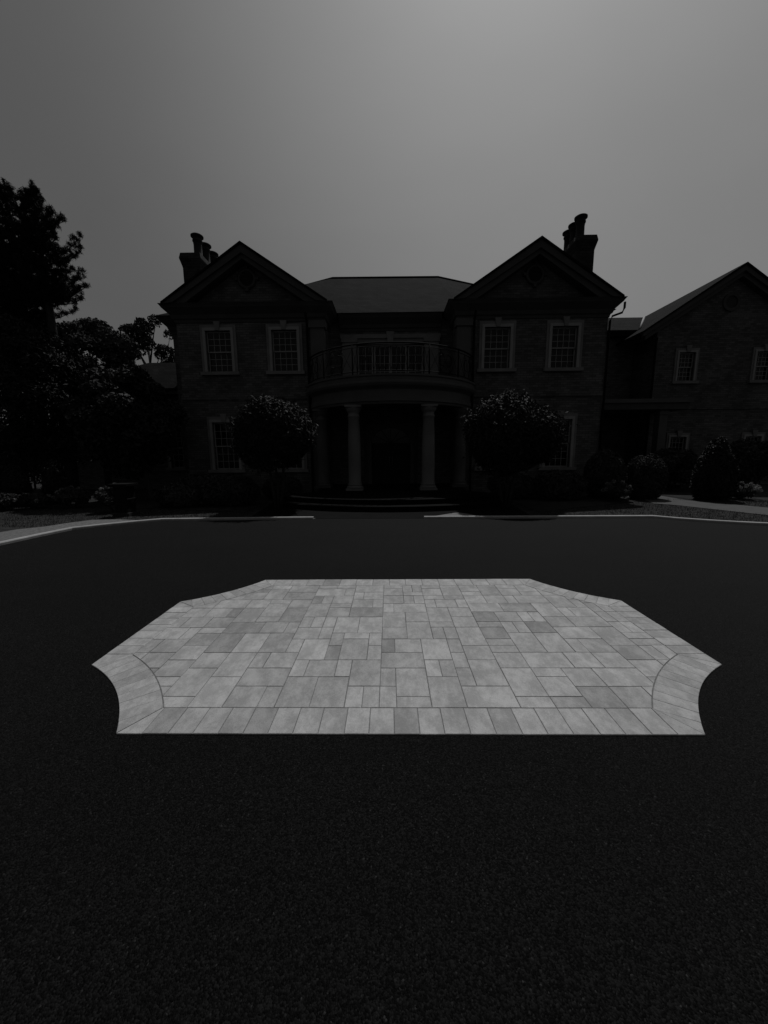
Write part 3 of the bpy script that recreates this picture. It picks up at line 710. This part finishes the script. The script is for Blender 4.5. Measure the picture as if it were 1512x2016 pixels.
# clipped round standards either side of the portico: a shell of leaves
def standard(label, base, ctr, rad, n, seed):
    o = empty('round_topiary_tree', base); tag(o, label, 'tree', 'round clipped trees flanking the portico')
    d = rng.normal(0, 1, (n, 3)); d /= np.linalg.norm(d, axis=1)[:, None]
    # lumpy radius
    L_ = rng.normal(0, 1, (20, 3)); L_ /= np.linalg.norm(L_, axis=1)[:, None]
    bmp = np.max(d@L_.T, axis=1); rr_ = (.84+.22*(bmp-.72)/.28)*rng.uniform(.66, 1.05, n)**.5
    sp = rng.random(n) < .07; rr_[sp] *= rng.uniform(1.02, 1.12, sp.sum())
    SH = rng.normal(0, 1, (60, 3)); SH /= np.linalg.norm(SH, axis=1)[:, None]; near = np.max(d@SH.T, axis=1) > .9975; rr_[near] *= rng.uniform(1.0, 1.17, near.sum())
    P = np.array(ctr)+d*rr_[:, None]*np.array(rad)
    keep = ~((d[:, 2] < -.75) & (rng.random(n) < .6)); P = P[keep]; d = d[keep]
    off = -Vector(base)
    leafmesh('crown', M['leaf'], P, d, .052, o, off, .42)
    t = MB(); tip = Vector(ctr)-Vector((0, 0, rad[2]*.1))
    for q in range(3):
        bx = Vector(base)+Vector(((q-1)*.06, random.uniform(-.05, .05), 0)); top = Vector(ctr)+Vector(((q-1)*.4, random.uniform(-.3, .3), 0))
        t.tube([bx-Vector((0, 0, .1)), bx.lerp(top, .3)+Vector((random.uniform(-.05, .05), 0, 0)), bx.lerp(top, .65), top], [.05, .042, .034, .015], 7)
        for _ in range(5):
            a = bx.lerp(top, random.uniform(.6, 1)); dd = Vector((random.uniform(-1, 1), random.uniform(-1, 1), random.uniform(-.3, 1))).normalized()
            t.tube([a, a+dd*.45, a+dd*.85+Vector((0, 0, .08))], [.015, .01, .005], 4)
    t.build('trunk', M['bark'], o, off)
standard('smaller round-headed clipped tree on thin stems before the left wing, beside the portico', (-3.38, 11.2, 0), (-3.40, 11.2, 2.17), (1.10, 1.1, 1.08), 26000, 1)
standard('larger round-headed clipped tree on thin stems before the right wing, beside the portico', (3.5, 11.2, 0), (3.56, 11.2, 2.08), (1.34, 1.2, 1.13), 32000, 2)

# pines at the far left: whorls of upturned boughs carrying needle tufts
def pine(base, h, zb, prof, n_br, label, extra=(), seed=1):
    rr = random.Random(seed); rg = np.random.default_rng(seed)
    o = empty('pine_tree', base); tag(o, label, 'tree', 'pines at the left edge')
    off = -Vector(base); t = MB(); B = Vector(base)
    t.tube([B-Vector((0,0,.2)), B+Vector((.06,0,h*.4)), B+Vector((-.03,.05,h*.75)), B+Vector((0,0,h))], [.22, .17, .09, .02], 10)
    Ps = []; Ns = []
    def tuft(p, r, m_, up):
        dd = rg.normal(0, 1, (m_, 3)); dd /= np.linalg.norm(dd, axis=1)[:, None]
        Ps.append(np.array(p)+dd*np.array([r, r, r*.8])*rg.uniform(.1, 1, m_)[:, None]+np.array([0, 0, up])*rg.uniform(0, 1, m_)[:, None]); Ns.append(dd)
    br = list(extra)
    for i in range(n_br):
        f = (i+.5)/n_br; br.append((zb+(h-.35-zb)*f, i*2.399+rr.uniform(-.3, .3), np.interp(f, prof[0], prof[1])*rr.uniform(.6, 1.12)))
    for k, (z, az, ln) in enumerate(br):
        d = Vector((math.cos(az), math.sin(az), 0)); s = B+Vector((0, 0, z)); lift = .22*ln+.05
        P_ = lambda u: s+d*ln*u+Vector((0, 0, -.10*ln*math.sin(u*math.pi)+lift*u*u))
        t.tube([P_(u) for u in (0, .33, .66, 1)], [.035, .025, .015, .006], 5)
        side = Vector((-d.y, d.x, 0)); n_ = int(5+ln*15)
        for q in range(n_):
            u = .22+.78*(q+rr.random())/n_; p = P_(u); w_ = (1.05-u)*ln*(.22 if k < len(extra) else .45)+.06
            e = p+side*rr.uniform(-w_, w_)+d*rr.uniform(0, .10)+Vector((0, 0, rr.uniform(.02, .16)))
            t.tube([p, e], [.008, .004], 3); tuft(e, .085, 26, .07)
        tuft(P_(1.0)+Vector((0, 0, .05)), .06, 20, .10)
    for q in range(14): tuft(B+Vector((rr.uniform(-.04, .04), 0, h-.7+.055*q)), .15-.009*q, 22, .03)
    leafmesh('crown', M['needle'], np.concatenate(Ps), np.concatenate(Ns), .085, o, off, .10)
    t.build('trunk', M['bark'], o, off)
pine((-12.35, 14.4, 0), 11.0, 7.0, ((0, .3, .6, .8, 1), (1.0, .9, .75, .55, .12)), 70, 'slim pointed pine whose two long boughs reach right over the sky, nearest the house', ((8.75, -.1, 1.6), (8.55, .12, 1.35), (7.55, -.15, 1.6), (7.35, .15, 1.3), (9.6, 0, .95)), 3)
pine((-13.75, 14.9, 0), 11.4, 6.0, ((0, .4, .75, 1), (1.5, 1.35, .9, .15)), 90, 'pine left of the slim one, its pointed top at the picture edge', (), 5)
pine((-15.3, 15.4, 0), 11.2, 5.6, ((0, .5, .8, 1), (1.9, 1.6, 1.0, .15)), 80, 'pine mostly cut off by the left edge of the picture', (), 8)

tree('yew_tree', 'broad dark evergreen tree filling the left edge below the pines', 'tree', (-13.0, 14.2, 0), (-13.2, 14.2, 3.7), (2.3, 2.0, 2.9), .75, 60, 46000, .075, 'needle', .2, asp=.3)
tree('broadleaf_tree', 'dark leafy tree whose rounded shoulder meets the sky right under the slim pine', 'tree', (-12.0, 15.8, 0), (-12.2, 15.6, 5.2), (2.1, 1.5, 1.9), .6, 36, 26000, .07, 'leafd', .14)
tree('broadleaf_tree', 'small open-crowned tree standing alone against the sky behind the low left roof', 'tree', (-13.6, 22.5, 0), (-13.9, 22.5, 7.75), (1.9, 1.4, 2.0), .40, 30, 7500, .08, 'leafd', .13, nl=10)
tree('magnolia_tree', 'shaggy magnolia with glossy leaves at the left end of the house, screening the low annex', 'tree', (-8.5, 13.2, 0), (-9.2, 13.3, 2.85), (1.75, 1.4, 2.1), .6, 50, 34000, .075, 'leaf', .09)

def shrub(name, label, x, y, rad, n, size, ml='leafd', lr=None, k=14, group=None, flowers=0, cat='shrub', cone=False, shell=False):
    o = empty(name, (x, y, 0)); tag(o, label, cat, group)
    lr = lr or min(rad)*.45
    cs, rs = lobes((0, 0, rad[2]*.55), (rad[0], rad[1], rad[2]*.5), k, lr)
    if cone: cs[:, :2] *= np.clip(1.15-cs[:, 2:3]/rad[2]*.7, .2, 1)
    P, N = cloud(cs, rs, n, .85); P[:, 2] = np.clip(P[:, 2], .02, None)
    if shell:       # dense clipped or naturally rounded outline reaching the ground
        n2 = int(n*1.3); d = rng.normal(0, 1, (n2, 3)); d /= np.linalg.norm(d, axis=1)[:, None]
        L_ = rng.normal(0, 1, (22, 3)); L_ /= np.linalg.norm(L_, axis=1)[:, None]
        bmp = np.max(d@L_.T, axis=1); q_ = (.86+.20*(bmp-.75)/.25)*rng.uniform(.6, 1.05, n2)**.5
        N = d; P = d*q_[:, None]*np.array([rad[0], rad[1], rad[2]*.56]); P[:, 2] += rad[2]*.46
        if cone: P[:, :2] *= np.clip(1.2-P[:, 2:3]/rad[2]*.6, .3, 1.05)
        kk = P[:, 2] > .02; P = P[kk]; N = N[kk]
    leafmesh('foliage', M[ml], P, N, size, o, (0, 0, 0), .5)
    t = MB()
    for q in range(5):
        c_ = cs[q % len(cs)]; t.tube([(random.uniform(-.05, .05), random.uniform(-.05, .05), -.05), tuple(c_*.5), tuple(c_)], [.02, .014, .006], 5)
    t.build('stems', M['bark'], o, Vector((0, 0, 0)))
    if flowers:
        for q in range(flowers):
            d = rng.normal(0, 1, 3); d /= np.linalg.norm(d); d[2] = abs(d[2]); c_ = np.array([0, 0, rad[2]*.55])+d*np.array([rad[0], rad[1], rad[2]*.5])*1.0
            e_ = rng.normal(0, 1, (40, 3)); e_ /= np.linalg.norm(e_, axis=1)[:, None]; leafmesh('flower_head', M['petal'], c_+e_*.055, e_, .022, o, (0, 0, 0), .8)
    return o
HG = 'flowering shrubs along the beds'
shrub('boxwood_shrub', 'low broad shrub before the left wing, left of the smaller round tree', -5.2, 12.0, (.95, .7, .95), 9000, .045, shell=True)
shrub('boxwood_shrub', 'dark shrub under the lower window nearest the outer left corner of the house', -6.9, 13.4, (.8, .6, .9), 6000, .05, shell=True)
shrub('boxwood_shrub', 'dark shrub against the wall behind the smaller round tree', -3.9, 13.6, (.7, .6, .8), 5000, .05, shell=True)
shrub('boxwood_shrub', 'wide dark shrub directly behind the larger round tree, under its window', 4.3, 13.3, (.9, .6, .85), 6000, .05, shell=True)
shrub('boxwood_shrub', 'dark shrub right of the larger round tree, in front of the right wing', 5.8, 12.9, (.9, .7, .95), 7000, .05, shell=True)
shrub('upright_shrub', 'dark upright shrub at the outer right corner of the right wing', 7.55, 13.2, (.65, .6, 1.6), 9000, .045, shell=True)
shrub('globe_shrub', 'pale-topped globe shrub in front of the side porch post', 8.75, 12.9, (.60, .55, 1.5), 12000, .035, shell=True)
shrub('hydrangea', 'low pale shrub between the upright shrub and the globe shrub', 7.45, 12.3, (.42, .4, .62), 3500, .04, flowers=9, group=HG)
shrub('conical_evergreen', 'rounded evergreen tapering upwards in front of the gabled annex', 10.65, 12.4, (.62, .55, 1.95), 12000, .04, 'needle', cone=True, shell=True)
shrub('hydrangea', 'white-flowered low shrub at the right edge beside the tapering evergreen', 11.75, 12.6, (.55, .42, .5), 4500, .04, flowers=34, group=HG)
shrub('boxwood_shrub', 'large dark shrub by the annex wall, between the globe shrub and the tapering evergreen', 11.5, 15.4, (1.2, .8, 1.8), 9000, .06, k=26)
shrub('boxwood_shrub', 'large dark shrub under the rightmost annex window', 14.6, 15.8, (1.7, .9, 2.0), 11000, .06, k=30)
shrub('hydrangea', 'brightest low flowering shrub left of the planter pedestal, on the lawn edge', -9.95, 11.5, (.5, .4, .6), 4500, .04, flowers=9, group=HG)
shrub('hydrangea', 'low flowering shrub between the two leftmost columns of evergreen', -11.1, 11.4, (.55, .4, .45), 4000, .04, flowers=4, group=HG)
shrub('hydrangea', 'low flowering shrub cut by the left edge of the picture', -11.75, 11.1, (.45, .4, .5), 4000, .04, flowers=4, group=HG)
shrub('columnar_evergreen', 'narrow evergreen column nearest the left edge', -12.4, 12.2, (.42, .4, 1.35), 6000, .04, 'needle', cone=True, shell=True, group='evergreen columns at the left')
shrub('columnar_evergreen', 'narrow evergreen column second from the left edge', -11.3, 12.5, (.42, .4, 1.5), 6000, .04, 'needle', cone=True, shell=True, group='evergreen columns at the left')
shrub('rose_shrub', 'small loose shrub touching the left side of the dark pedestal', -7.95, 10.6, (.42, .38, .75), 3500, .04, flowers=5)
shrub('boxwood_shrub', 'dark shrub between the magnolia and the lawn, right of the pedestal', -6.6, 11.6, (.7, .5, .7), 5000, .05, shell=True)

# pedestal box on the lawn edge, the magnolia's shade put into its dark colour
pd = empty('pedestal', (-7.2, 10.0, 0)); tag(pd, 'dark square pedestal with a flat projecting cap standing at the edge of the left lawn', 'pedestal')
def pp(mb, nm_, mm): return mb.build(nm_, M[mm], pd, Vector((0, 0, 0)))
pp(MB().box(-.17, .17, -.17, .17, .08, .78), 'body', 'metal'); pp(MB().box(-.22, .22, -.22, .22, -.02, .08), 'base', 'clay')
pp(MB().sweep([(-.19, .19), (-.19, -.19), (.19, -.19), (.19, .19)], [(0, .42), (.02, .43), (.02, .46), (0, .47)], closed=True), 'band', 'metal')
cp = MB().box(-.25, .25, -.25, .25, .80, .86); cp.box(-.21, .21, -.21, .21, .78, .80); pp(cp, 'cap', 'metal')

# ------------------------------------------------------------------ short grass on the lawns near the kerb
def grass():
    n = 60000; xs = rng.uniform(-16, 15, n); ys = rng.uniform(8.3, 12.6, n)
    def inside(poly, X, Y):
        c = np.zeros(len(X), bool); k = len(poly)
        for i in range(k):
            x0, y0 = poly[i]; x1, y1 = poly[(i+1) % k]
            if y0 == y1: continue
            c ^= ((y0 > Y) != (y1 > Y)) & (X < (x1-x0)*(Y-y0)/(y1-y0)+x0)
        return c
    k1 = [(x, y) for x, y in KP]+[(26, -14)]
    bad = inside(k1, xs, ys-.12) | inside(gv, xs, ys) | inside([(-3.8, 9), (3.8, 9), (4, 18), (-4, 18)], xs, ys) | inside([(8.2,11.6),(9.45,9.35),(12,7.4),(13.6,7.4),(10.7,10.6),(9.8,12.3),(8.5,12.6)], xs, ys) | inside([(-12.5,12.0),(-9,11.6),(-4.1,10.4),(-3.95,18),(-16,18)], xs, ys) | inside([(4.1,10.1),(5.6,10.9),(8.15,12.2),(8.5,16),(4.0,18)], xs, ys) | inside([(10.1,12.0),(13.5,12.2),(20,12.6),(20,18),(10.1,18)], xs, ys)
    xs, ys = xs[~bad], ys[~bad]; n = len(xs)
    h = rng.uniform(.02, .055, n); a = rng.uniform(0, 6.28, n); lx, ly = rng.normal(0, .015, n), rng.normal(0, .015, n)
    v = np.empty((n, 3, 3)); w_ = .004
    v[:, 0] = np.stack([xs-np.cos(a)*w_, ys-np.sin(a)*w_, np.full(n, -.015)], 1); v[:, 1] = np.stack([xs+np.cos(a)*w_, ys+np.sin(a)*w_, np.full(n, -.015)], 1); v[:, 2] = np.stack([xs+lx, ys+ly, h], 1)
    me = bpy.data.meshes.new('grass'); me.vertices.add(3*n); me.vertices.foreach_set('co', v.reshape(-1)); me.loops.add(3*n); me.loops.foreach_set('vertex_index', np.arange(3*n)); me.polygons.add(n)
    me.polygons.foreach_set('loop_start', np.arange(n)*3); me.polygons.foreach_set('loop_total', np.full(n, 3)); me.materials.append(M['blade']); me.update(calc_edges=True)
    o = bpy.data.objects.new('grass', me); COL.objects.link(o); tag(o, 'short mown grass on the lawns beyond the kerb', 'grass', kind='stuff')
grass()

# ------------------------------------------------------------------ hedge closing the garden at the left, far woods beyond
def long_hedge(name, label, x0, x1, y, h, w_, n, size):
    o = empty(name, ((x0+x1)/2, y, 0)); tag(o, label, 'hedge')
    P = np.stack([rng.uniform(x0, x1, n), y+rng.normal(0, w_/2.5, n), h*rng.uniform(.02, 1, n)**.7], 1)
    P[:, 2] *= .88+.12*np.sin(P[:, 0]*1.7)+.06*np.sin(P[:, 0]*5.1); d = rng.normal(0, 1, (n, 3)); d /= np.linalg.norm(d, axis=1)[:, None]
    leafmesh('foliage', M['leafd'], P, d, size, o, -Vector(o.location))
    t = MB()
    for x in np.arange(x0+.4, x1, 1.1): t.tube([(x, y, -.05), (x+.1, y, h*.6)], [.05, .02], 5)
    t.build('stems', M['bark'], o, -Vector(o.location))
long_hedge('garden_hedge', 'tall dark hedge closing the garden behind the trees at the left edge', -27, -15.2, 18.5, 3.4, 1.2, 26000, .09)
n = 42000; th = rng.uniform(-1.25, 1.25, n); rd = rng.uniform(48, 56, n)
X = rd*np.sin(th); Y = rd*np.cos(th); hh = 3.6+1.2*np.sin(th*13)+.8*np.sin(th*29+1); Z = hh*rng.uniform(0, 1, n)**.6
d = rng.normal(0, 1, (n, 3)); d /= np.linalg.norm(d, axis=1)[:, None]
wd = leafmesh('distant_woods', M['leafd'], np.stack([X, Y, Z], 1), d, .38)
tag(wd, 'low dark line of distant woods beyond the garden', 'woods', kind='stuff')
